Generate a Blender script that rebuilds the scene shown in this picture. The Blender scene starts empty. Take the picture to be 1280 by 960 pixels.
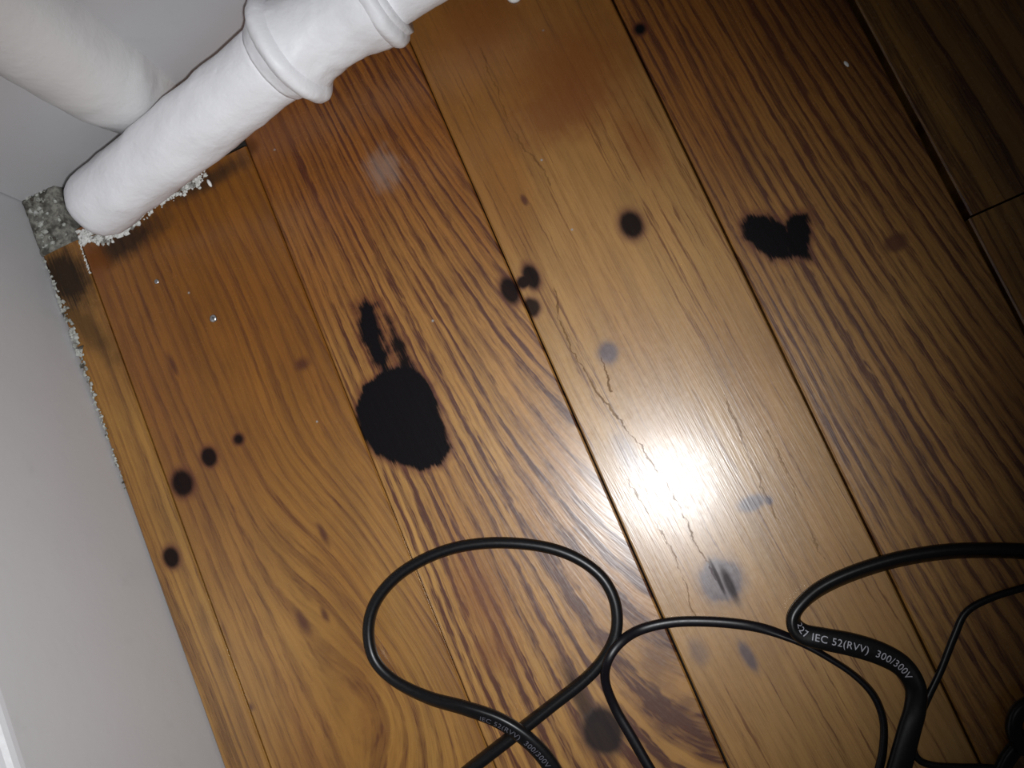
import bpy, bmesh, math, random
from mathutils import Vector, Matrix, noise
random.seed(7)

# ------------------------------------------------------------------ camera
F = 1150.0                                        # focal length in pixels of the 1280 px wide frame
CAM = Vector((0.20061, -0.21438, 0.353))          # phone held about 35 cm above the boards
RM = Matrix(((0.9078810076584668, -0.3911746697854896, -0.15077948683829392),
             (-0.4073170463117181, -0.9081836373910872, -0.09641215980855898),
             (-0.099221468024333, 0.14894582402090575, -0.9838547869425764)))
scene = bpy.context.scene
C = scene.collection
cd = bpy.data.cameras.new('camera')
cd.sensor_fit = 'HORIZONTAL'; cd.sensor_width = 36.0; cd.lens = F / 1280 * 36.0
cd.clip_start = 0.005; cd.clip_end = 20
cam = bpy.data.objects.new('camera', cd); C.objects.link(cam)
m4 = (RM.transposed() @ Matrix(((1, 0, 0), (0, -1, 0), (0, 0, -1)))).to_4x4()
m4.translation = CAM
cam.matrix_world = m4
scene.camera = cam

# ------------------------------------------------------------------ world, flash, exposure
w = bpy.data.worlds.new('dim_room'); scene.world = w; w.use_nodes = True
w.node_tree.nodes['Background'].inputs[0].default_value = (1.0, 0.93, 0.86, 1)
w.node_tree.nodes['Background'].inputs[1].default_value = 0.03

def ray(px, py):
    return (RM.transposed() @ Vector(((px - 640) / F, (py - 480) / F, 1.0)))
def fp(px, py, h=0.0):
    """point at height h above the boards on the sight line of a pixel"""
    d = ray(px, py)
    return CAM + d * ((h - CAM.z) / d.z)

ld = bpy.data.lights.new('phone_flash', 'SPOT')   # the phone's flash, beside the lens
ld.energy = 5.1; ld.shadow_soft_size = 0.004; ld.spot_size = math.radians(84); ld.spot_blend = 1.0
ld.color = (0.97, 0.985, 1.0)
flash = bpy.data.objects.new('phone_flash', ld); C.objects.link(flash)
flash.location = CAM + RM.transposed() @ Vector((0.008, 0.010, 0.0))
aim = fp(440, 575)
flash.rotation_euler = (aim - flash.location).to_track_quat('-Z', 'Y').to_euler()

vs = scene.view_settings
vs.view_transform = 'Standard'; vs.look = 'None'; vs.exposure = 0.0; vs.gamma = 1.0
vs.use_curve_mapping = False

# ------------------------------------------------------------------ node expressions
class X:
    """a float socket that builds Math nodes when used in arithmetic"""
    def __init__(s, nt, sock): s.nt = nt; s.o = sock
    def _m(s, op, *a):
        n = s.nt.nodes.new('ShaderNodeMath'); n.operation = op
        for i, q in enumerate((s,) + a):
            if isinstance(q, X): s.nt.links.new(q.o, n.inputs[i])
            else: n.inputs[i].default_value = q
        return X(s.nt, n.outputs[0])
    def __add__(s, b): return s._m('ADD', b)
    __radd__ = __add__
    def __sub__(s, b): return s._m('SUBTRACT', b)
    def __rsub__(s, b): return (s * -1.0) + b
    def __mul__(s, b): return s._m('MULTIPLY', b)
    __rmul__ = __mul__
    def __truediv__(s, b): return s._m('DIVIDE', b)
    def min(s, b): return s._m('MINIMUM', b)
    def max(s, b): return s._m('MAXIMUM', b)
    def sqrt(s): return s._m('SQRT')
    def fract(s): return s._m('FRACT')
    def exp(s): return s._m('EXPONENT')
    def power(s, b): return s._m('POWER', b)
    def clamp(s): return s.max(0.0).min(1.0)
    def step(s, a, b):                            # smoothstep a..b (a may exceed b)
        n = s.nt.nodes.new('ShaderNodeMapRange'); n.interpolation_type = 'SMOOTHSTEP'
        s.nt.links.new(s.o, n.inputs[0])
        if a <= b:
            n.inputs[1].default_value = a; n.inputs[2].default_value = b
            n.inputs[3].default_value = 0; n.inputs[4].default_value = 1
        else:
            n.inputs[1].default_value = b; n.inputs[2].default_value = a
            n.inputs[3].default_value = 1; n.inputs[4].default_value = 0
        return X(s.nt, n.outputs[0])
def comb(nt, x, y, z):
    n = nt.nodes.new('ShaderNodeCombineXYZ')
    for i, q in enumerate((x, y, z)):
        if isinstance(q, X): nt.links.new(q.o, n.inputs[i])
        else: n.inputs[i].default_value = q
    return n.outputs[0]
def nz(nt, vec, scale=1.0, detail=2.0, rough=0.5):
    n = nt.nodes.new('ShaderNodeTexNoise'); n.noise_dimensions = '3D'
    nt.links.new(vec, n.inputs['Vector'])
    n.inputs['Scale'].default_value = scale; n.inputs['Detail'].default_value = detail
    n.inputs['Roughness'].default_value = rough
    return X(nt, n.outputs['Fac'])
def mixc(nt, fac, a, b, mode='MIX'):
    n = nt.nodes.new('ShaderNodeMix'); n.data_type = 'RGBA'; n.blend_type = mode
    for q, i in ((fac, 0), (a, 6), (b, 7)):
        if isinstance(q, X): nt.links.new(q.o, n.inputs[i])
        elif isinstance(q, bpy.types.NodeSocket): nt.links.new(q, n.inputs[i])
        elif isinstance(q, tuple): n.inputs[i].default_value = q + (1,) if len(q) == 3 else q
        else: n.inputs[i].default_value = q
    return n.outputs[2]
def new_mat(name):
    m = bpy.data.materials.new(name); m.use_nodes = True
    nt = m.node_tree
    b = nt.nodes['Principled BSDF']
    return m, nt, b
def coords(nt):
    tc = nt.nodes.new('ShaderNodeTexCoord'); sp = nt.nodes.new('ShaderNodeSeparateXYZ')
    nt.links.new(tc.outputs['Object'], sp.inputs[0])
    return tc.outputs['Object'], X(nt, sp.outputs[0]), X(nt, sp.outputs[1]), X(nt, sp.outputs[2])
def bump(nt, b, h, strength, dist):
    n = nt.nodes.new('ShaderNodeBump'); n.inputs['Strength'].default_value = strength
    n.inputs['Distance'].default_value = dist
    nt.links.new(h.o, n.inputs['Height']); nt.links.new(n.outputs[0], b.inputs['Normal'])
    if 'Coat Normal' in b.inputs: nt.links.new(n.outputs[0], b.inputs['Coat Normal'])

# ------------------------------------------------------------------ wood
PXMM = 3.26
def st(px, py, rx, ry, rot=0.0, strength=0.95, soft=0.3, kind='burn', rag=0.2):
    """an elliptic mark: centre and radii read off the photo, stored in mm on the boards"""
    p = fp(px, py) * 1000
    return dict(x=p.x, y=p.y, rx=rx / PXMM, ry=ry / PXMM, rot=rot, k=strength, soft=soft, kind=kind, rag=rag)

def pg(pts, strength=1.0, soft=0.16, kind='burn', rag=0.55):
    '''a mark with a convex outline (points read off the photo, in mm on the boards)'''
    return dict(poly=[tuple((fp(*p) * 1000)[:2]) for p in pts], k=strength, soft=soft, kind=kind, rag=rag)

def wood(name, v0, light, dark, amber, period, contrast, coef=(), poly=((1, 0), (1, 1), (2, 0), (2, 1)), rbf=(),
         marks=(), seed=0.0, ring_k=1.0, pore=0.5, blotch=0.6, dimming_fn=None, lines=(), wander=2.5, phase=2.2, hair=0.35):
    m, nt, b = new_mat(name)
    vec, x, y, z = coords(nt)
    xm = x * 1000.0; ym = y * 1000.0
    s = ym * -1.0; v = xm - v0
    S = s * (1 / 300.0); Vn = v * (1 / 80.0)
    u = v
    nb = len(poly)
    for (i, j), c in zip(poly, coef[:nb]):
        t = S
        for _ in range(i - 1): t = t * S
        for _ in range(j): t = t * Vn
        u = u + t * c
    for (s0, w0, a, c_), c in zip(rbf, coef[nb:]):
        ds = (s - s0) * (1 / a); dv = (v - w0) * (1 / c_)
        u = u + ((ds * ds + dv * dv) * -1.0).exp() * c
    # slow wander of the grain
    u = u + (nz(nt, comb(nt, u * 0.05, s * 0.012, seed), 1.0, 2) - 0.5) * wander
    ujag = u + (nz(nt, comb(nt, u * 0.7, s * 0.11, seed + 3), 1.0, 2) - 0.5) * 1.7
    # growth rings: slow darkening then a sharp step, with uneven widths
    ph = ujag * (1 / period) + (nz(nt, comb(nt, u * 0.11, s * 0.002, seed + 7), 1.0, 2) - 0.5) * phase
    fr = ph.fract()
    ring = fr.step(0.34, 0.74) * fr.step(1.0, 0.88)
    amp = nz(nt, comb(nt, u * 0.09, s * 0.006, seed + 11), 1.0, 2).step(0.28, 0.68)
    ring = (ring * (amp * 0.65 + 0.35) * contrast * ring_k).clamp()
    # fibres and pores along the grain
    fib = nz(nt, comb(nt, u * 1.1, s * 0.040, seed + 17), 1.0, 3, 0.62)
    fine = nz(nt, comb(nt, u * 2.6, s * 0.10, seed + 23), 1.0, 2, 0.6)
    pores = fine.step(0.50, 0.68) * (ring * 0.75 + 0.25)
    ln = nz(nt, comb(nt, ujag * 0.55, s * 0.0035, seed + 53), 1.0, 3, 0.7).step(0.56, 0.66) * fib.step(0.36, 0.60)
    r2 = (ujag * (2.3 / period) + fib * 0.8).fract()
    r2 = r2.step(0.35, 0.75) * r2.step(1.0, 0.9) * 0.24 * contrast
    dk = (ln * hair + r2 * (1.0 - ring) + ring * (fib.step(0.25, 0.62) * 0.5 + 0.6) + pores * pore + (fib - 0.5) * 0.75 * contrast + (fine - 0.5) * 0.45).clamp()
    big = nz(nt, comb(nt, v * 0.035, s * 0.012, seed + 31), 1.0, 2)
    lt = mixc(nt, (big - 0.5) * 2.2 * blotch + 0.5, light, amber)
    if dimming_fn is not None:
        lt = mixc(nt, dimming_fn(nt, v, s, big), lt, amber)  # amber deepened at the far end, painting weaker light into the board colour
    col = mixc(nt, dk, lt, dark)
    tone = nz(nt, comb(nt, v * 0.12, s * 0.03, seed + 37), 1.0, 2) * 0.5 + 0.75
    tc_ = nt.nodes.new('ShaderNodeCombineColor')
    for i in range(3): nt.links.new(tone.o, tc_.inputs[i])
    col = mixc(nt, 1.0, col, tc_.outputs[0], 'MULTIPLY')
    # thin dark cracks drawn as polylines (mm)
    lmask = None
    xj = xm + (nz(nt, comb(nt, xm * 0.05, ym * 0.16, seed + 59), 1.0, 4, 0.6) - 0.5) * 5.0
    for pts, wd, kk in lines:
        dmin = None
        for (ax, ay), (bx, by) in zip(pts[:-1], pts[1:]):
            L2 = (bx - ax) ** 2 + (by - ay) ** 2
            px_ = xj - ax; py_ = ym - ay
            t = ((px_ * (bx - ax) + py_ * (by - ay)) * (1 / L2)).clamp()
            ex = px_ - t * (bx - ax); ey = py_ - t * (by - ay)
            d = (ex * ex + ey * ey).sqrt()
            dmin = d if dmin is None else dmin.min(d)
        wv = dmin + (fine - 0.5) * 0.9 + (nz(nt, comb(nt, xm * 0.5, ym * 0.12, seed + 61), 1.0, 3) - 0.45) * 1.6
        lm = wv.step(wd, wd * 0.3) * kk
        lmask = lm if lmask is None else lmask.max(lm)
        col = mixc(nt, lm, col, tuple(c * 0.45 for c in dark))
    # scorch marks and stains
    rough_mask = lmask
    kinds = {'burn': ((0.004, 0.003, 0.004), (0.10, 0.022, 0.006)), 'fade': ((0.060, 0.038, 0.052), (0.16, 0.09, 0.06)),
             'knot': ((0.075, 0.020, 0.006), (0.16, 0.05, 0.01)), 'grime': ((0.012, 0.010, 0.009), (0.05, 0.02, 0.008)),
             'soot': ((0.022, 0.018, 0.019), (0.07, 0.025, 0.010)), 'amber': ((0.17, 0.050, 0.006), (0.2, 0.07, 0.012)),
             'dust': ((0.30, 0.28, 0.27), (0.2, 0.15, 0.1)), 'pale': ((0.48, 0.29, 0.10), (0.4, 0.22, 0.06))}
    groups = {}
    nlow = nz(nt, comb(nt, xm * 0.16, ym * 0.16, seed + 41), 1.0, 3)
    for q in marks:
        key = (q['kind'], q['k'], q['soft'], q['rag'])
        if 'poly' in q:
            P_ = q['poly']; cx = sum(p[0] for p in P_) / len(P_); cy = sum(p[1] for p in P_) / len(P_); d = None
            for (ax, ay), (bx, by) in zip(P_, P_[1:] + P_[:1]):
                nx_, ny_ = by - ay, ax - bx; l = math.hypot(nx_, ny_); nx_ /= l; ny_ /= l
                c_ = nx_ * ax + ny_ * ay
                if nx_ * cx + ny_ * cy > c_: nx_, ny_, c_ = -nx_, -ny_, -c_
                h_ = xm * (nx_ / 6) + ym * (ny_ / 6) - (c_ / 6 - 1.0)
                d = h_ if d is None else d.max(h_)
            groups[key] = d if key not in groups else groups[key].min(d)
            continue
        dx = xm - q['x']; dy = ym - q['y']
        ca, sa = math.cos(q['rot']), math.sin(q['rot'])
        ex = (dx * ca + dy * sa) * (1 / q['rx']); ey = (dy * ca - dx * sa) * (1 / q['ry'])
        d = (ex * ex + ey * ey).sqrt()
        groups[key] = d if key not in groups else groups[key].min(d)
    dns = []
    for (kind, k, soft, rag), d in groups.items():
        c0, c1 = kinds[kind]
        dn = d + (nlow - 0.5) * rag + (fib - 0.5) * rag * 1.1 + (fine - 0.5) * rag * 0.6
        dns.append((kind, k, soft, dn, c0))
        if kind in ('burn', 'fade', 'soot'):
            col = mixc(nt, dn.step(1.0 + soft + 0.45, 0.9) * (0.75 * k), col, c1)
    for kind, k, soft, dn, c0 in dns:
        mk = dn.step(1.0 + soft, 1.0 - soft) * k
        col = mixc(nt, mk, col, c0)
        if kind in ('burn', 'soot', 'grime'): rough_mask = mk if rough_mask is None else rough_mask.max(mk)
    nt.links.new(col, b.inputs['Base Color'])
    rg = (fine - 0.5) * 0.12 + 0.44 + ring * 0.04
    if rough_mask is not None: rg = rg + rough_mask * 0.2
    nt.links.new(rg.o, b.inputs['Roughness'])
    b.inputs['Specular IOR Level'].default_value = 0.4
    if rough_mask is not None:
        nt.links.new((rough_mask * -0.72 + 0.80 - pores * 0.12).o, b.inputs['Coat Weight']); nt.links.new((rough_mask * -0.32 + 0.4).o, b.inputs['Specular IOR Level'])
    else: b.inputs['Coat Weight'].default_value = 0.80
    cr = nz(nt, comb(nt, xm * 0.5, ym * 0.5, seed + 47), 1.0, 2) * 0.14 + 0.185
    nt.links.new(cr.o, b.inputs['Coat Roughness'])
    h = (fine * 0.35 + fib * 0.8)
    bump(nt, b, h, 0.16, 0.0004)
    return m

# ------------------------------------------------------------------ plain materials
def paint(name, col, rough=0.42, lump=0.5, spec=0.5, speck=0.0):
    m, nt, b = new_mat(name)
    vec, x, y, z = coords(nt)
    a = nz(nt, vec, 60, 4, 0.55); f_ = nz(nt, vec, 420, 3, 0.6); g = nz(nt, vec, 25, 2)
    dirt = a.step(0.60, 0.78) * 0.35
    c = mixc(nt, (g - 0.3).clamp() * 0.5, col, tuple(q * 0.88 for q in col))
    c = mixc(nt, dirt, c, tuple(q * 0.82 for q in col))
    nt.links.new(c, b.inputs['Base Color'])
    nt.links.new((f_ * 0.15 + rough - 0.07).o, b.inputs['Roughness'])
    b.inputs['Specular IOR Level'].default_value = spec
    bump(nt, b, a * 1.0 + nz(nt, vec, 190, 3, 0.55) * 0.45 + f_ * 0.15, lump, 0.0012)
    return m
M_pipe = paint('thick_white_paint', (0.84, 0.84, 0.87), 0.48, 0.6, 0.35)
M_riser = paint('thick_white_paint_riser', (0.76, 0.75, 0.75), 0.42, 0.45)
M_wall = paint('off_white_wall_paint', (0.60, 0.59, 0.60), 0.5, 0.12)
M_base = paint('off_white_trim_paint', (0.57, 0.565, 0.58), 0.45, 0.12)
def crumbly(name, c0, c1, c2, sc=600):
    m, nt, b = new_mat(name)
    vec, x, y, z = coords(nt)
    n1 = nz(nt, vec, sc, 3, 0.6); n2 = nz(nt, vec, sc * 0.35, 3, 0.6)
    c = mixc(nt, n1.step(0.4, 0.62), c0, c1); c = mixc(nt, n2.step(0.50, 0.66), c, c2)
    nt.links.new(c, b.inputs['Base Color']); b.inputs['Roughness'].default_value = 0.9
    bump(nt, b, n1 + n2, 0.6, 0.001)
    return m
M_cement = crumbly('dirty_cement', (0.13, 0.125, 0.11), (0.24, 0.235, 0.20), (0.06, 0.055, 0.045), 420)
M_plaster = crumbly('crumbled_plaster', (0.72, 0.72, 0.70), (0.55, 0.55, 0.52), (0.20, 0.19, 0.17), 900)
M_dirtyplaster = crumbly('dirty_plaster', (0.45, 0.46, 0.43), (0.30, 0.30, 0.27), (0.06, 0.05, 0.04), 700)
def plain(name, col, rough, metal=0.0, spec=0.5):
    m, nt, b = new_mat(name)
    vec, x, y, z = coords(nt)
    n1 = nz(nt, vec, 900, 2)
    c = mixc(nt, n1, tuple(q * 0.85 for q in col), tuple(min(1, q * 1.15) for q in col))
    nt.links.new(c, b.inputs['Base Color'])
    nt.links.new((n1 * 0.12 + rough - 0.06).o, b.inputs['Roughness'])
    b.inputs['Metallic'].default_value = metal; b.inputs['Specular IOR Level'].default_value = spec
    return m
M_cable = plain('black_pvc', (0.006, 0.006, 0.007), 0.34, spec=0.28)
M_cable2 = plain('thin_black_pvc', (0.006, 0.005, 0.007), 0.36, spec=0.28)
M_print = plain('white_cable_print', (0.40, 0.40, 0.45), 0.5)
M_printdim = plain('worn_cable_print', (0.10, 0.10, 0.125), 0.5)
M_sub = plain('dark_subfloor', (0.012, 0.010, 0.008), 0.9)
M_nail = plain('dull_nail_steel', (0.55, 0.55, 0.56), 0.3, 1.0)
M_flake = plain('white_paint_flake', (0.85, 0.85, 0.84), 0.5)

# ------------------------------------------------------------------ object helpers
def link(name, bm, mat, parent=None, smooth=False):
    me = bpy.data.meshes.new(name)
    bmesh.ops.recalc_face_normals(bm, faces=bm.faces)
    bm.to_mesh(me); bm.free()
    me.materials.append(mat)
    if smooth:
        for p in me.polygons: p.use_smooth = True
    o = bpy.data.objects.new(name, me); C.objects.link(o)
    if parent: o.parent = parent
    return o
def tag(o, label, cat=None, group=None, kind=None):
    o['label'] = label
    if cat: o['category'] = cat
    if group: o['group'] = group
    if kind: o['kind'] = kind
    return o
def box(bm, x0, x1, y0, y1, z0, z1):
    r = bmesh.ops.create_cube(bm, size=1.0)
    for v in r['verts']:
        v.co = Vector((x0 if v.co.x < 0 else x1, y0 if v.co.y < 0 else y1, z0 if v.co.z < 0 else z1))
    return r['verts']

# ------------------------------------------------------------------ the setting
X_END, S_END = 0.60, 0.60
bm = bmesh.new(); box(bm, -0.03, X_END + 0.03, -S_END - 0.02, 0.03, -0.04, -0.0125)
floor = link('floor', bm, M_sub); floor['kind'] = 'structure'; floor['label'] = 'wood plank floor with honey brown boards and scorch marks'

def extrude_profile(prof, axis, a0, a1, n=1):
    bm = bmesh.new(); rings = []
    for k in range(n + 1):
        a = a0 + (a1 - a0) * k / n
        rings.append([bm.verts.new((p[0], a, p[1]) if axis == 'y' else (a, p[0], p[1])) for p in prof])
    for r0, r1 in zip(rings[:-1], rings[1:]):
        for i in range(len(prof)):
            j = (i + 1) % len(prof); bm.faces.new((r0[i], r0[j], r1[j], r1[i]))
    bm.faces.new(rings[0]); bm.faces.new(rings[-1][::-1])
    return bm
def base_prof(sg):                                # face at 0, board behind it, rounded top
    pts = [(0, -0.012), (0, 0.100)]
    for k in range(1, 6):
        a = k / 5 * math.pi / 2
        pts.append((sg * (0.006 - 0.006 * math.cos(a)), 0.100 + 0.005 * math.sin(a)))
    pts += [(sg * 0.016, 0.105), (sg * 0.016, -0.012)]
    return pts
ob = link('baseboard_left', extrude_profile(base_prof(-1), 'y', -S_END, 0.016), M_base)
tag(ob, 'painted off-white baseboard running down the left side of the boards', kind='structure')
ob = link('baseboard_back', extrude_profile(base_prof(1), 'x', 0.0005, X_END), M_base)
tag(ob, 'painted off-white baseboard behind the pipe', kind='structure')
bm = bmesh.new(); box(bm, -0.036, -0.0165, -S_END, 0.036, -0.012, 0.7)
ob = link('wall_left', bm, M_wall); tag(ob, 'off-white painted wall above the left baseboard', kind='structure')
bm = bmesh.new(); box(bm, -0.016, X_END, 0.0165, 0.036, -0.012, 0.7)
ob = link('wall_back', bm, M_wall); tag(ob, 'off-white painted wall behind the pipe', kind='structure')

# ------------------------------------------------------------------ planks
LIGHT = (0.44, 0.215, 0.052); DARK = (0.085, 0.022, 0.005); AMBER = (0.26, 0.085, 0.012)
P2 = tuple((i, j) for i in (1, 2, 3) for j in (0, 1, 2))
def far_dimming(s0, s1, k):  # mask for the painted-in light loss towards the back wall, noise-broken edge
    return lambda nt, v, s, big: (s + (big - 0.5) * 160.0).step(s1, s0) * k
def pl(pts): return [tuple((fp(*p) * 1000)[:2]) for p in pts]

marks1 = [st(228, 604, 15, 18), st(261, 571, 11, 13), st(298, 549, 7, 7, soft=0.5), st(377, 455, 10, 8, soft=0.7, kind='knot', rag=0.6),
          st(404, 668, 4, 15, 0.1, strength=0.9, soft=0.75, kind='knot', rag=1.0), st(303, 890, 4, 8, 0.1, strength=0.9, soft=0.75, kind='knot', rag=1.0), st(313, 884, 4, 6, 0.1, strength=0.9, soft=0.75, kind='knot', rag=1.0),
          st(378, 776, 6, 17, 0.15, strength=0.9, soft=0.75, kind='knot', rag=1.0), st(406, 768, 4, 9, 0.1, strength=0.9, soft=0.75, kind='knot', rag=1.0),
          st(236, 366, 1.4, 1.4, 0, 0.9, 0.4, 'dust', 0.3), st(396, 527, 1.4, 1.4, 0, 0.9, 0.4, 'dust', 0.3),
          st(215, 455, 4, 14, 0.1, strength=0.9, soft=0.75, kind='knot', rag=1.0),
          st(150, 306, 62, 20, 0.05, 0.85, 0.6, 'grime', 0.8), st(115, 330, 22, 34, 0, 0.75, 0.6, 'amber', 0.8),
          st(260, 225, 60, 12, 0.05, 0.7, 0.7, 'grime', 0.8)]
marks2 = [pg([(443, 510), (452, 484), (478, 463), (515, 457), (540, 483), (553, 525), (563, 560), (552, 580), (525, 588), (500, 581), (470, 567), (452, 548)]),
          pg([(445, 384), (456, 376), (469, 380), (477, 410), (485, 445), (489, 470), (478, 470), (466, 450), (452, 420)], 1.0, 0.25, 'burn', 1.0),
          pg([(475, 384), (487, 398), (502, 425), (521, 472), (505, 474), (495, 440), (484, 410)], 0.97, 0.25, 'burn', 0.9),
          st(637, 363, 11, 19), st(654, 352, 9, 9), st(753, 914, 23, 27, 0, 0.92, 0.2, 'soot', 0.25),
          st(725, 872, 8, 34, 0.1, 0.7, 0.6, 'soot', 0.6),
          st(600, 745, 26, 60, 0.05, 0.55, 0.8, 'amber', 0.8), st(620, 815, 25, 30, 0.05, 0.55, 0.8, 'amber', 0.8),
          st(343, 187, 1.6, 1.6, 0, 0.9, 0.4, 'dust', 0.3), st(541, 401, 1.5, 1.5, 0, 0.9, 0.4, 'dust', 0.3),
          st(822, 826, 15, 22, -0.1, 0.55, 0.9, 'knot', 1.2), st(848, 892, 26, 9, 0.3, 0.6, 0.9, 'knot', 1.2), st(793, 705, 8, 18, 0.1, 0.6, 0.9, 'knot', 1.2),
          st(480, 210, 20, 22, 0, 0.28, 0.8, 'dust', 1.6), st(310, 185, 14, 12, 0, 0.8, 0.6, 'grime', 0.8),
          st(340, 160, 50, 40, 0.0, 0.6, 0.8, 'amber', 0.8)]
marks3 = [st(789, 281, 14, 18), st(664, 346, 10, 17), st(655, 352, 10, 8), st(664, 384, 11, 12, 0, 0.9), st(760, 441, 11, 12, 0, 0.85, 0.4, 'fade', 0.4),
          st(940, 629, 15, 8, 0, 0.85, 0.3, 'fade', 0.5), st(961, 626, 4, 5, 0, 0.95, 0.4, 'fade', 0.5),
          st(902, 725, 25, 25, 0, 0.85, 0.16, 'fade', 0.35), st(912, 730, 5, 21, 0.0, 0.75, 0.5, 'soot', 0.5), st(897, 722, 2.2, 21, 0.0, 0.75, 0.5, 'soot', 0.5),
          st(935, 820, 6, 17, 0.12, 0.8, 0.4, 'fade', 0.5), st(873, 815, 9, 14, 0, 0.4, 0.6, 'fade', 0.6),
          st(677, 200, 1.4, 1.4, 0, 0.9, 0.4, 'dust', 0.3), st(715, 287, 1.4, 1.4, 0, 0.9, 0.4, 'dust', 0.3), st(679, 38, 1.6, 1.2, 0, 0.9, 0.4, 'dust', 0.3),
          st(783, 570, 12, 24, 0.1, 0.4, 0.5, 'fade', 0.8), st(655, 250, 4, 8, 0.1, 0.9, 0.5, 'knot', 0.6),
          st(720, 85, 66, 60, 0, 0.75, 0.8, 'amber', 0.9), st(700, 140, 50, 34, 0, 0.7, 0.7, 'amber', 0.9), st(798, 175, 20, 45, 0.1, 0.6, 0.8, 'amber', 0.9), st(600, 30, 60, 50, 0, 0.6, 0.8, 'amber', 0.9)]
marks4 = [pg([(927, 282), (933, 268), (958, 270), (984, 282), (990, 323), (964, 323), (948, 312), (931, 300)]),
          pg([(982, 284), (990, 267), (1011, 266), (1013, 290), (1012, 323), (982, 323)]),
          st(1120, 303, 14, 11, 0, 0.85, 0.4, 'knot', 0.4), st(800, 36, 8, 8, 0, 1.0, 0.5)]
marksL = [st(214, 697, 11, 14), st(82, 345, 30, 45, 0.35, 0.92, 0.5, 'grime', 0.9), st(108, 410, 16, 60, 0.35, 0.6, 0.7, 'grime', 0.9)]
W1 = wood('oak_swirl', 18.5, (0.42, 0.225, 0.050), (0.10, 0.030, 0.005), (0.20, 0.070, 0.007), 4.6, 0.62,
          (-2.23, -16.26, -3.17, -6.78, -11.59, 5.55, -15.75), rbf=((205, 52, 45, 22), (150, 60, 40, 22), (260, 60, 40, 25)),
          marks=marks1, seed=1.3, dimming_fn=far_dimming(90, 230, 0.95), pore=0.4)
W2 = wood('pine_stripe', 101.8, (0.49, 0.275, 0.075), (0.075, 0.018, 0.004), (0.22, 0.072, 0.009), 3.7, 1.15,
          (-2.16, -21.6, -22.18, -4.37, -8.15, -6.31, 3.8, 4.58, 5.74), poly=P2, marks=marks2, seed=5.1, dimming_fn=far_dimming(40, 170, 0.95), blotch=0.4)
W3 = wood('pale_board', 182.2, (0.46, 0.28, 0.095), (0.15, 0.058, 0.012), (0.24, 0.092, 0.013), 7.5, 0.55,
          (-6.92, -1.98, -8.71, 1.18), marks=marks3, seed=9.7, dimming_fn=far_dimming(40, 150, 0.9), ring_k=0.42, pore=0.6, blotch=0.3, hair=1.0,
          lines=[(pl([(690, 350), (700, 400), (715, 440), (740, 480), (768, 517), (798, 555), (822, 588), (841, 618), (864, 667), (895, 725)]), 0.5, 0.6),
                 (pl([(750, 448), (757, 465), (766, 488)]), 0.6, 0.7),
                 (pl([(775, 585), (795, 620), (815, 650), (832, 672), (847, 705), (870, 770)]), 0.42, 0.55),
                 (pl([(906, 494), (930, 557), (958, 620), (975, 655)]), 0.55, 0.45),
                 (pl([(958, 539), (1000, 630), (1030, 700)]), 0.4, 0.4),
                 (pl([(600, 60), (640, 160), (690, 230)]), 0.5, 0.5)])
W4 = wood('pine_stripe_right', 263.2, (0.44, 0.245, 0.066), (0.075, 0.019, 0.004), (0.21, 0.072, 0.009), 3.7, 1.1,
          (-8.02, -16.16, -0.63, -10.62), marks=marks4, seed=13.9, dimming_fn=far_dimming(60, 200, 0.9), blotch=0.4)
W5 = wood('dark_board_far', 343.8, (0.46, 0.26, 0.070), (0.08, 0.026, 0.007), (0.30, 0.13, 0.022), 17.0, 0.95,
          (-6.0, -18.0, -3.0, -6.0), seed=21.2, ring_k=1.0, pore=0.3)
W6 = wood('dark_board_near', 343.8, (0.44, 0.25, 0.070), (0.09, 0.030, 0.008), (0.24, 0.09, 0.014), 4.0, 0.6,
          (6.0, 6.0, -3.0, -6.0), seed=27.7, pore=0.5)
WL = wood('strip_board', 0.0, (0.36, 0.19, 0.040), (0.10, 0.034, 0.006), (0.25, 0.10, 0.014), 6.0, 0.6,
          (-4, -2, -3, -2), marks=marksL, seed=33.1, pore=0.3, dimming_fn=far_dimming(60, 110, 0.6))

def plank(x0a, x1a, x0b, x1b, s0, s1, mat, bev=0.0006, tilt=0.0, label=None, top=0.0, crown=0.32):
    """board between two edges (mm); a = far end, b = near end; tilt lifts one long edge (mm)"""
    bm = bmesh.new(); n = 10; b_ = bev * 1000; prof = [(0.0, 0.0, -12.0), (0.0, 0.0, -crown - b_)]
    for k in range(n + 1):                        # slightly crowned top with eased long edges
        t = k / n; prof.append((t, b_ * (1 - 2 * t), top - crown * (2 * t - 1) ** 2 + tilt * (2 * t - 1)))
    prof += [(1.0, 0.0, -crown - b_), (1.0, 0.0, -12.0)]
    ra = [bm.verts.new(Vector((x0a + (x1a - x0a) * t + o_, -s0, z)) / 1000) for t, o_, z in prof]
    rb = [bm.verts.new(Vector((x0b + (x1b - x0b) * t + o_, -s1, z)) / 1000) for t, o_, z in prof]
    for k in range(len(prof)):
        f_ = bm.faces.new((ra[k], ra[(k + 1) % len(prof)], rb[(k + 1) % len(prof)], rb[k])); f_.smooth = 2 <= k < n + 2
    bm.faces.new(ra[::-1]); bm.faces.new(rb)
    for e in bm.edges:
        if not all(f_.smooth for f_ in e.link_faces): e.smooth = False
    o = link('plank', bm, mat, floor)
    if label: o['label'] = label
    return o
plank(0.6, 18.0, 0.6, 18.2, 27, 598, WL, label='narrow board strip along the left baseboard')
p1 = plank(18.5, 101.65, 18.6, 101.65, 22.5, 598, W1, label='honey brown board with swirling grain and small round burns')
p2 = plank(101.95, 181.95, 102.0, 181.2, 1, 598, W2, bev=0.0006, label='board with strong dark stripes and the largest black burn')
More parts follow.
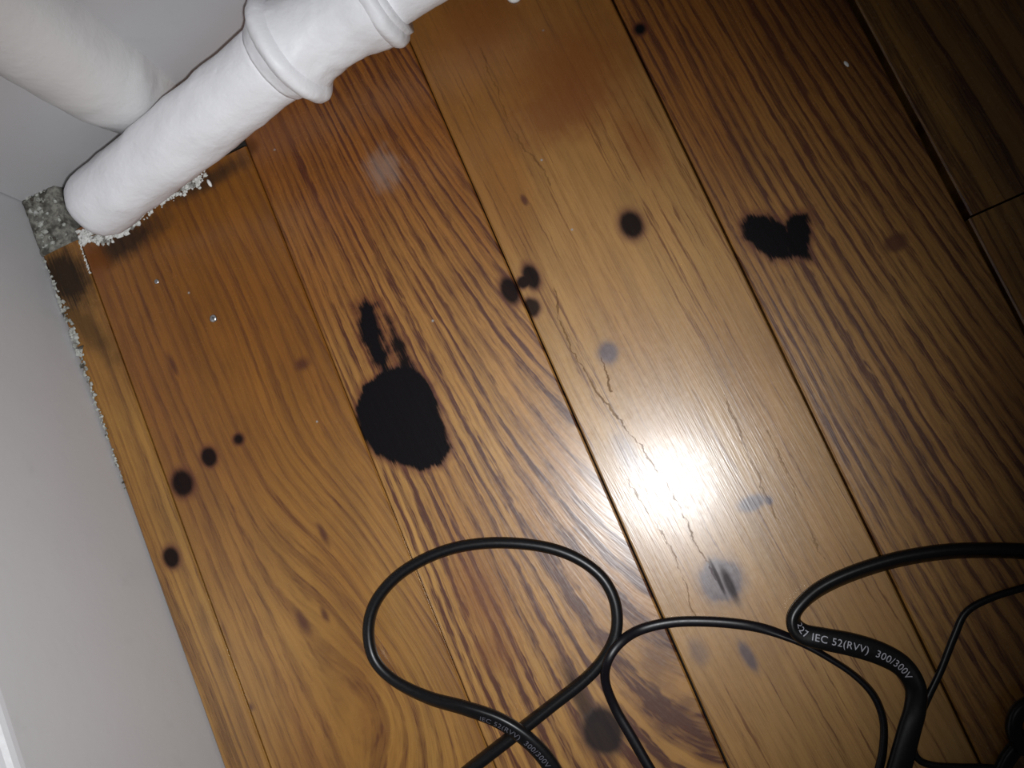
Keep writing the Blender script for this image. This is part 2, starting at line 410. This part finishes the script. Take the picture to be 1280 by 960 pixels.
p3 = plank(182.3, 262.8, 182.7, 262.8, 1, 598, W3, label='pale smooth board under the flash glare')
p4 = plank(263.7, 343.0, 263.7, 343.4, 1, 598, W4, label='striped board with the heart-shaped black burn')
plank(344.8, 424.0, 346.0, 424.0, 1, 173.6, W5, label='dark board before the butt joint')
plank(344.6, 424.0, 344.6, 424.0, 174.4, 598, W6, label='board after the butt joint at the right edge')
plank(424.8, 505.0, 424.8, 505.0, 1, 598, W4)
plank(505.8, 598.0, 505.8, 598.0, 1, 598, W2)

def nail(px, py, r):
    p = fp(px, py); bm = bmesh.new()
    bmesh.ops.create_uvsphere(bm, u_segments=12, v_segments=8, radius=r)
    for v in bm.verts:
        n = noise.noise(v.co * 900)
        v.co = Vector((v.co.x * (1 + 0.2 * n), v.co.y, v.co.z * 0.4)) + Vector((p.x, p.y, 0.0001))
    o = link('nail_head', bm, M_nail, p1, True); o['label'] = 'shiny steel nail head'
nail(267, 398, 0.0017); nail(196, 352, 0.0011)

# cement patch in the corner, part of the floor
bm = bmesh.new(); nx, ny = 14, 22
grid = [[bm.verts.new((0.0004 + 0.0172 * i / nx, -0.0268 * j / ny,
         0.0002 + 0.0012 * noise.noise(Vector((i * 0.5, j * 0.5, 3))) - (0.004 if i == nx else 0))) for i in range(nx + 1)] for j in range(ny + 1)]
for j in range(ny):
    for i in range(nx): bm.faces.new((grid[j][i], grid[j][i + 1], grid[j + 1][i + 1], grid[j + 1][i]))
ex = bmesh.ops.extrude_face_region(bm, geom=bm.faces[:])
for v in [g for g in ex['geom'] if isinstance(g, bmesh.types.BMVert)]: v.co.z = -0.012
ob = link('cement_patch', bm, M_cement, floor, True); ob['label'] = 'dirty grey cement patch in the corner'

# ------------------------------------------------------------------ lathe-like tubes along a path
def catmull(P, n):
    out = []
    P = [P[0] * 2 - P[1]] + P + [P[-1] * 2 - P[-2]]
    for i in range(1, len(P) - 2):
        for k in range(n):
            t = k / n; a, b_, c, d = P[i - 1], P[i], P[i + 1], P[i + 2]
            out.append(0.5 * ((2 * b_) + (c - a) * t + (2 * a - 5 * b_ + 4 * c - d) * t * t + (3 * b_ - a - 3 * c + d) * t ** 3))
    out.append(P[-2]); return out
def frames(pts):
    fr = []
    for i, p in enumerate(pts):
        T = (pts[min(i + 1, len(pts) - 1)] - pts[max(i - 1, 0)]).normalized(); fr.append(T)
    return fr
def pipe_mesh(pts, radii, seg=40, lump=0.0004, ref=Vector((0, 1, 0)), bumps=(), seed=0):
    bm = bmesh.new(); rings = []
    for p, T, r in zip(pts, frames(pts), radii):
        S = T.cross(ref).normalized(); N = S.cross(T)
        ring = []
        for k in range(seg):
            a = 2 * math.pi * k / seg
            d = S * math.cos(a) + N * math.sin(a); q = p + d * r
            o = lump * (noise.noise(q * 90 + Vector((seed, 0, 0))) + 0.6 * noise.noise(q * 260))
            for c, rad, hgt in bumps:
                o += hgt * math.exp(-((q - c).length / rad) ** 2)
            ring.append(bm.verts.new(q + d * o))
        rings.append(ring)
    for r0, r1 in zip(rings[:-1], rings[1:]):
        for k in range(seg): bm.faces.new((r0[k], r0[(k + 1) % seg], r1[(k + 1) % seg], r1[k]))
    bm.faces.new(rings[0][::-1]); bm.faces.new(rings[-1])
    return bm
mm = lambda *a: Vector(a) / 1000
pipe = bpy.data.objects.new('heating_pipe', None); C.objects.link(pipe); pipe.location = (0, 0, 0)
tag(pipe, 'thick white-painted heating pipe with coupling and upright riser in the corner', 'pipe')
# main run: blunt rounded end just above the boards, then a rising run
def run(x): return mm(x, -27, 19 + (x - 43) * 0.352)
xs = [33.2, 33.4, 34.0, 34.9, 36.2, 37.8, 39.6, 41.6, 44] + [44 + 4 * k for k in range(1, 25)]
rd = [1.5, 4.5, 7.2, 9.4, 11.3, 12.8, 13.7, 14.2, 14.4] + [14.4] * 24
nub = [(mm(73, -20, 44), 0.004, 0.0006), (mm(53, -37, 32), 0.0030, 0.0013), (mm(57, -39, 31), 0.002, 0.0008), (mm(120, -38, 48), 0.004, 0.0005)]
link('horizontal_pipe', pipe_mesh([run(x) for x in xs], [q / 1000 for q in rd], 48, 0.0007, bumps=nub), M_pipe, pipe, True)
# coupling: body with two raised rims
def seg_path(a, b, n): return [a.lerp(b, k / n) for k in range(n + 1)]
cp = catmull([mm(138, -27, 52.2), mm(146, -27, 55), mm(157, -27, 57.6), mm(170, -27, 59.6), mm(186, -27, 62)], 8)
cr_ = []
for i in range(len(cp)):
    t = i / (len(cp) - 1)
    cr_.append(0.0148 + 0.0030 * math.exp(-((t - 0.24) / 0.17) ** 2) + 0.0022 * math.exp(-((t - 0.9) / 0.14) ** 2) + 0.0006 * t)
coupling = link('coupling', pipe_mesh(cp, cr_, 48, 0.0009, seed=5), M_pipe, pipe, True)
def rim(c, d, r, wd, seed):
    pts, rr = [], []
    for k in range(15):
        t = k / 14 * 2 - 1
        pts.append(c + d * (wd * t)); rr.append(r - 0.0058 * (abs(t) ** 2.4))
    return link('rim', pipe_mesh(pts, rr, 48, 0.0010, seed=seed), M_pipe, coupling, True)
rim(mm(145.5, -27, 55), (mm(157, -27, 57.6) - mm(138, -27, 52.2)).normalized(), 0.0208, 0.0046, 9)
rim(mm(181, -27, 61.3), (mm(186, -27, 62) - mm(170, -27, 59.6)).normalized(), 0.0194, 0.0046, 13)
op = catmull([mm(184, -27, 61.7), mm(200, -27, 64.5), mm(225, -27, 69), mm(300, -27, 82)], 6)
link('outlet_pipe', pipe_mesh(op, [0.0136] * len(op), 40, 0.0004, seed=21), M_pipe, pipe, True)
rp = catmull([mm(74, 8, 24), mm(74, 5.5, 36), mm(74, 3.0, 48), mm(73.5, 2.0, 62)], 6) + seg_path(mm(73.2, 2, 68), mm(73, 2, 560), 60)
link('riser_pipe', pipe_mesh(rp, [0.0190] * len(rp), 40, 0.0005, seed=31), M_riser, pipe, True)

# ------------------------------------------------------------------ cables
def resample(ctrl, n=10):
    """ctrl rows: px, py, lift mm, roll deg, half width mm, half thickness mm -> centreline, roll, a, b"""
    P = []; R_ = []
    for px, py, lift, roll, a, b_ in ctrl:
        r = math.radians(roll)
        h = math.sqrt((a * math.sin(r)) ** 2 + (b_ * math.cos(r)) ** 2) / 1000 + lift / 1000 + 0.0002
        P.append(fp(px, py, h)); R_.append(Vector((r, a / 1000, b_ / 1000)))
    return catmull(P, n), catmull(R_, n)
def cable(name, ctrl, mat, label, cat, group=None, seg=20, n=10):
    pts, att = resample(ctrl, n)
    bm = bmesh.new(); rings = []; fr = []
    Tn = frames(pts)
    for p, T, q in zip(pts, Tn, att):
        S = T.cross(Vector((0, 0, 1))).normalized(); N = S.cross(T)
        Wd = S * math.cos(q.x) + N * math.sin(q.x); Nn = N * math.cos(q.x) - S * math.sin(q.x)
        fr.append((p, T, Wd, Nn, q.y, q.z))
        ring = []
        for k in range(seg):
            an = 2 * math.pi * k / seg; c, s = math.cos(an), math.sin(an); e = 2 / 2.5
            ring.append(bm.verts.new(p + Wd * (q.y * math.copysign(abs(c) ** e, c)) + Nn * (q.z * math.copysign(abs(s) ** e, s))))
        rings.append(ring)
    for r0, r1 in zip(rings[:-1], rings[1:]):
        for k in range(seg): bm.faces.new((r0[k], r0[(k + 1) % seg], r1[(k + 1) % seg], r1[k]))
    bm.faces.new(rings[0][::-1]); bm.faces.new(rings[-1])
    o = link(name, bm, mat, None, True); tag(o, label, cat, group)
    return o, fr
def lettering(parent, fr, text, px, py, size, mat, label, off=0.0, stretch=1.0):
    """print running along a cable from the sight line of a pixel"""
    cu = bpy.data.curves.new('print', 'FONT'); cu.body = text; cu.size = size; cu.align_x = 'LEFT'; cu.space_character = 1.08
    tmp = bpy.data.objects.new('print', cu); C.objects.link(tmp)
    bpy.context.view_layer.update()
    me = bpy.data.meshes.new_from_object(tmp.evaluated_get(bpy.context.evaluated_depsgraph_get()))
    bpy.data.objects.remove(tmp); bpy.data.curves.remove(cu)
    bm = bmesh.new(); bm.from_mesh(me); bpy.data.meshes.remove(me)
    bmesh.ops.triangulate(bm, faces=bm.faces[:])
    bmesh.ops.subdivide_edges(bm, edges=bm.edges[:], cuts=1)
    tgt = fp(px, py, 0.004)
    i0 = min(range(len(fr)), key=lambda i: (fr[i][0] - tgt).length)
    L = [0.0]
    for i in range(i0, len(fr) - 1): L.append(L[-1] + (fr[i + 1][0] - fr[i][0]).length)
    for v in bm.verts:
        d = max(0, min(v.co.x * stretch, L[-1] - 1e-6)); k = 0
        while k < len(L) - 2 and L[k + 1] < d: k += 1
        t = (d - L[k]) / max(1e-9, L[k + 1] - L[k]); A_, B_ = fr[i0 + k], fr[i0 + k + 1]
        p = A_[0].lerp(B_[0], t); Wd = A_[2].lerp(B_[2], t).normalized(); Nn = A_[3].lerp(B_[3], t).normalized()
        a = A_[4] * (1 - t) + B_[4] * t; b_ = A_[5] * (1 - t) + B_[5] * t
        lat = -(v.co.y - size * 0.35) + off
        e = min(0.98, abs(lat) / a)
        hgt = b_ * (1 - e ** 2.5) ** (1 / 2.5) + 0.00006
        v.co = p + Wd * lat + Nn * hgt
    o = link('print_lettering', bm, mat, parent); o['label'] = label
    return o

wide, thick = 3.9, 2.2
ctrl3 = [(1345, 700, 0, 62, 3.6, 2.3), (1285, 690, 0, 62, 3.6, 2.3), (1235, 688, 0, 62, 3.6, 2.3), (1180, 690, 0, 60, 3.6, 2.3), (1120, 700, 0, 58, 3.6, 2.3), (1065, 717, 0, 58, 3.6, 2.3), (1025, 736, 0, 62, 3.6, 2.3),
         (1000, 757, 0.5, 75, 3.6, 2.3), (992, 775, 1.5, 60, 3.5, 2.2), (1003, 792, 3.0, 20, 3.7, 2.2), (1030, 799, 3.2, 6, 3.9, 2.2), (1065, 806, 2.2, 0, 4.1, 2.2), (1100, 817, 1.2, -4, 4.1, 2.2),
         (1128, 833, 0.4, -14, 3.9, 2.2), (1144, 858, 0.1, -30, 3.7, 2.2), (1144, 885, 0, -20, 3.7, 2.2), (1136, 915, 0, -8, 3.9, 2.2), (1124, 960, 0, 0, 4.1, 2.2), (1110, 1010, 0, 0, 4.1, 2.2)]
cab3, fr3 = cable('power_cord', ctrl3, M_cable, 'thick flat black cord folded into a sharp bend with white print', 'cord')
lettering(cab3, fr3, '227 IEC 52(RVV)  300/300V', 989, 783, 0.0036, M_print, 'small white cable print')

ctrl1 = [(560, 985, 0, 70, 3.0, 2.15), (590, 960, 0, 70, 3.0, 2.15), (640, 921, 0, 70, 3.0, 2.15), (690, 882, 0, 75, 2.8, 2.15), (735, 846, 0, 80, 2.8, 2.15), (760, 815, 0, 85, 2.8, 2.15), (771, 785, 0, 88, 2.8, 2.15), (768, 750, 0, 88, 2.8, 2.15), (750, 719, 0, 85, 2.8, 2.15), (715, 695, 0, 80, 2.8, 2.15),
         (670, 682, 0, 80, 2.8, 2.15), (610, 679, 0, 80, 2.8, 2.15), (555, 689, 0, 80, 2.8, 2.15), (505, 714, 0, 85, 2.8, 2.15), (473, 747, 0, 90, 2.8, 2.15), (461, 783, 0, 92, 2.8, 2.15), (467, 822, 0.2, 100, 2.8, 2.15), (492, 850, 0.8, 110, 2.8, 2.15), (535, 872, 2.5, 128, 2.9, 2.15),
         (580, 885, 5.5, 140, 3.0, 2.15), (622, 900, 6.3, 150, 3.1, 2.15), (655, 921, 6.0, 160, 3.2, 2.15), (682, 948, 4.5, 170, 3.2, 2.15), (700, 980, 2.5, 178, 3.2, 2.15), (712, 1020, 0.5, 180, 3.2, 2.15)]
cab1, fr1 = cable('power_cord', ctrl1, M_cable, 'glossy black cord lying in a large open loop that crosses itself', 'cord')
def flip(fr): return [(p, T, -Wd, -Nn, a, b) for p, T, Wd, Nn, a, b in fr]
lettering(cab1, flip(fr1), 'IEC 52(RVV)  300/300V', 603, 893, 0.0030, M_printdim, 'worn grey cable print', off=0.0)

t2 = (1.9, 1.7)
ctrl2 = [(845, 1010, 0, 0, 1.9, 1.7), (815, 965, 0, 0, 1.9, 1.7), (790, 922, 0, 0, 1.9, 1.6), (769, 885, 0.2, 0, 1.8, 1.6), (757, 852, 3.0, 0, 1.7, 1.5), (760, 826, 6.0, 0, 1.7, 1.5), (776, 803, 4.5, 0, 1.8, 1.6), (801, 787, 0.8, 0, 1.9, 1.7), (840, 778, 0, 0, 1.9, 1.7), (885, 777, 0, 0, 1.9, 1.7), (930, 781, 0, 0, 1.9, 1.7),
         (965, 789, 0, 30, 1.8, 1.3), (1000, 803, 0, 70, 1.8, 1.1), (1035, 822, 0, 80, 1.8, 1.1), (1068, 844, 0, 75, 1.8, 1.1), (1092, 869, 0, 65, 1.8, 1.2), (1104, 900, 0, 60, 1.8, 1.2), (1104, 935, 0, 50, 1.8, 1.2), (1098, 965, 0, 40, 1.8, 1.2), (1085, 1015, 0, 40, 1.8, 1.2)]
cable('thin_cord', ctrl2, M_cable2, 'thin black cord curving from the big loop past the folded cord', 'cord')
ctrl4 = [(1345, 715, 0, 0, 1.25, 1.15), (1285, 733, 0, 0, 1.25, 1.15), (1240, 747, 0, 0, 1.25, 1.15), (1208, 765, 0, 0, 1.25, 1.15), (1193, 795, 0, 0, 1.3, 1.15), (1176, 838, 0, 0, 1.25, 1.15), (1160, 872, 0, 0, 1.25, 1.15), (1147, 903, 0, 0, 1.25, 1.15), (1141, 930, 0, 0, 1.25, 1.15), (1148, 949, 0, 0, 1.25, 1.15), (1168, 957, 0, 0, 1.25, 1.15), (1200, 959, 0, 0, 1.25, 1.15), (1245, 961, 0, 0, 1.25, 1.15), (1300, 975, 0, 0, 1.25, 1.15)]
cable('thin_cord', ctrl4, M_cable2, 'thinnest black cord sloping down the right side of the floor', 'cord')
ctrl5 = [(x_, y_, l_, 0, 2.6, 2.3) for x_, y_, l_ in ((1230, 1015, 0), (1247, 974, 0), (1263, 943, 0), (1292, 916, 0), (1325, 896, 0.4), (1336, 878, 1.6), (1320, 868, 3.0), (1294, 876, 4.6),
         (1273, 890, 4.7), (1267, 912, 4.7), (1277, 933, 4.7), (1298, 938, 4.6), (1318, 930, 3.6), (1350, 922, 2.0), (1385, 918, 0.2))]
cable('coiled_cord', ctrl5, M_cable, 'small tight coil of black cord cut by the right edge', 'cord')

# ------------------------------------------------------------------ crumbs, flakes
def chunk(bm, c, r, flat=0.6):
    g = bmesh.ops.create_icosphere(bm, subdivisions=1, radius=r)
    sd = random.random() * 50
    sx, sy = random.uniform(0.6, 1.4), random.uniform(0.6, 1.4)
    for v in g['verts']:
        d = 1 + 0.55 * noise.noise(v.co / r * 1.3 + Vector((sd, 0, 0)))
        v.co = Vector((v.co.x * sx * d, v.co.y * sy * d, v.co.z * flat * d)) + c
bm = bmesh.new()
GL = [(103, 294), (125, 299), (150, 290), (172, 272), (195, 254), (216, 242), (240, 231), (256, 218)]
for k in range(430):
    t = random.random() * (len(GL) - 1.001); i = int(t); f_ = t - i
    px = GL[i][0] * (1 - f_) + GL[i + 1][0] * f_; py = GL[i][1] * (1 - f_) + GL[i + 1][1] * f_
    q = fp(px + random.gauss(0, 3), py + random.gauss(0, 3.5)); r = random.uniform(0.35, 1.3) * (1.15 - 0.07 * t)
    q.z = (r * 0.25) / 1000; chunk(bm, q, r / 1000)
for k in range(16):
    q = fp(106 + random.gauss(0, 5), 296 + random.gauss(0, 4)); q.z = 0.0004; chunk(bm, q, random.uniform(0.9, 1.8) / 1000)
for k in range(30):
    q = fp(99 + k * 0.45 + random.gauss(0, 0.5), 302 + k * 1.35); q.z = -0.0001; chunk(bm, q, random.uniform(0.25, 0.5) / 1000)
tag(link('plaster_crumbs', bm, M_plaster), 'line of crumbled white plaster and paint along the underside of the pipe', 'plaster', kind='stuff')
bm = bmesh.new()
for k in range(240):
    t = random.random()
    s_ = 28 + 110 * t
    dens = math.exp(-((s_ - 68) / 26) ** 2)
    if random.random() > 0.25 + dens: continue
    r = random.uniform(0.3, 0.8) + 0.5 * dens * random.random()
    chunk(bm, mm(0.7 + random.random() * (0.8 + 2.0 * dens), -s_, 0.3), r / 1000)
for k in range(45):
    chunk(bm, mm(2 + random.random() * 14, -random.random() ** 2.2 * 26, 0.9), random.uniform(0.4, 1.3) / 1000)
tag(link('caulk_crumbs', bm, M_dirtyplaster), 'dirty flaking caulk along the foot of the left baseboard', 'caulk', kind='stuff')
def flake(name, px, py, r, label, cat, sx=1.0, sy=1.0, sz=0.35, rot=0.0):
    p = fp(px, py); bm = bmesh.new()
    bmesh.ops.create_icosphere(bm, subdivisions=2, radius=1.0)
    for v in bm.verts:
        d = 1 + 0.25 * noise.noise(v.co * 1.7 + Vector((px, py, 0)))
        x_, y_ = v.co.x * sx * d, v.co.y * sy * d
        v.co = Vector((x_ * math.cos(rot) - y_ * math.sin(rot), x_ * math.sin(rot) + y_ * math.cos(rot), max(-0.05, v.co.z * sz * d))) * r / 1000 + p
        v.co.z += 0.00006 * r
    tag(link(name, bm, M_flake, None, True), label, cat)
flake('paint_flake', 1058, 80, 1.1, 'tiny white paint flake on the dark striped board', 'flake', 0.6, 1.3, 0.3, 0.2)
flake('paint_flake', 262, 229, 1.3, 'white paint flake standing just below the pipe', 'flake', 0.6, 1.5, 0.8, 0.1)
# round white cap at the top edge
p = fp(643, -5); bm = bmesh.new(); prof = [(0.0001, 2.4), (1.6, 2.3), (2.7, 2.15), (3.25, 1.1), (3.3, 0.05), (0.0001, 0.05)]
rings = [[bm.verts.new(Vector((r * math.cos(k / 28 * 2 * math.pi), r * math.sin(k / 28 * 2 * math.pi), z)) / 1000 + p) for k in range(28)] for r, z in prof]
for r0, r1 in zip(rings[:-1], rings[1:]):
    for k in range(28): bm.faces.new((r0[k], r0[(k + 1) % 28], r1[(k + 1) % 28], r1[k]))
bmesh.ops.remove_doubles(bm, verts=bm.verts[:], dist=0.00002)
tag(link('round_cap', bm, M_flake, None, True), 'small round white cap lying at the top edge', 'cap')
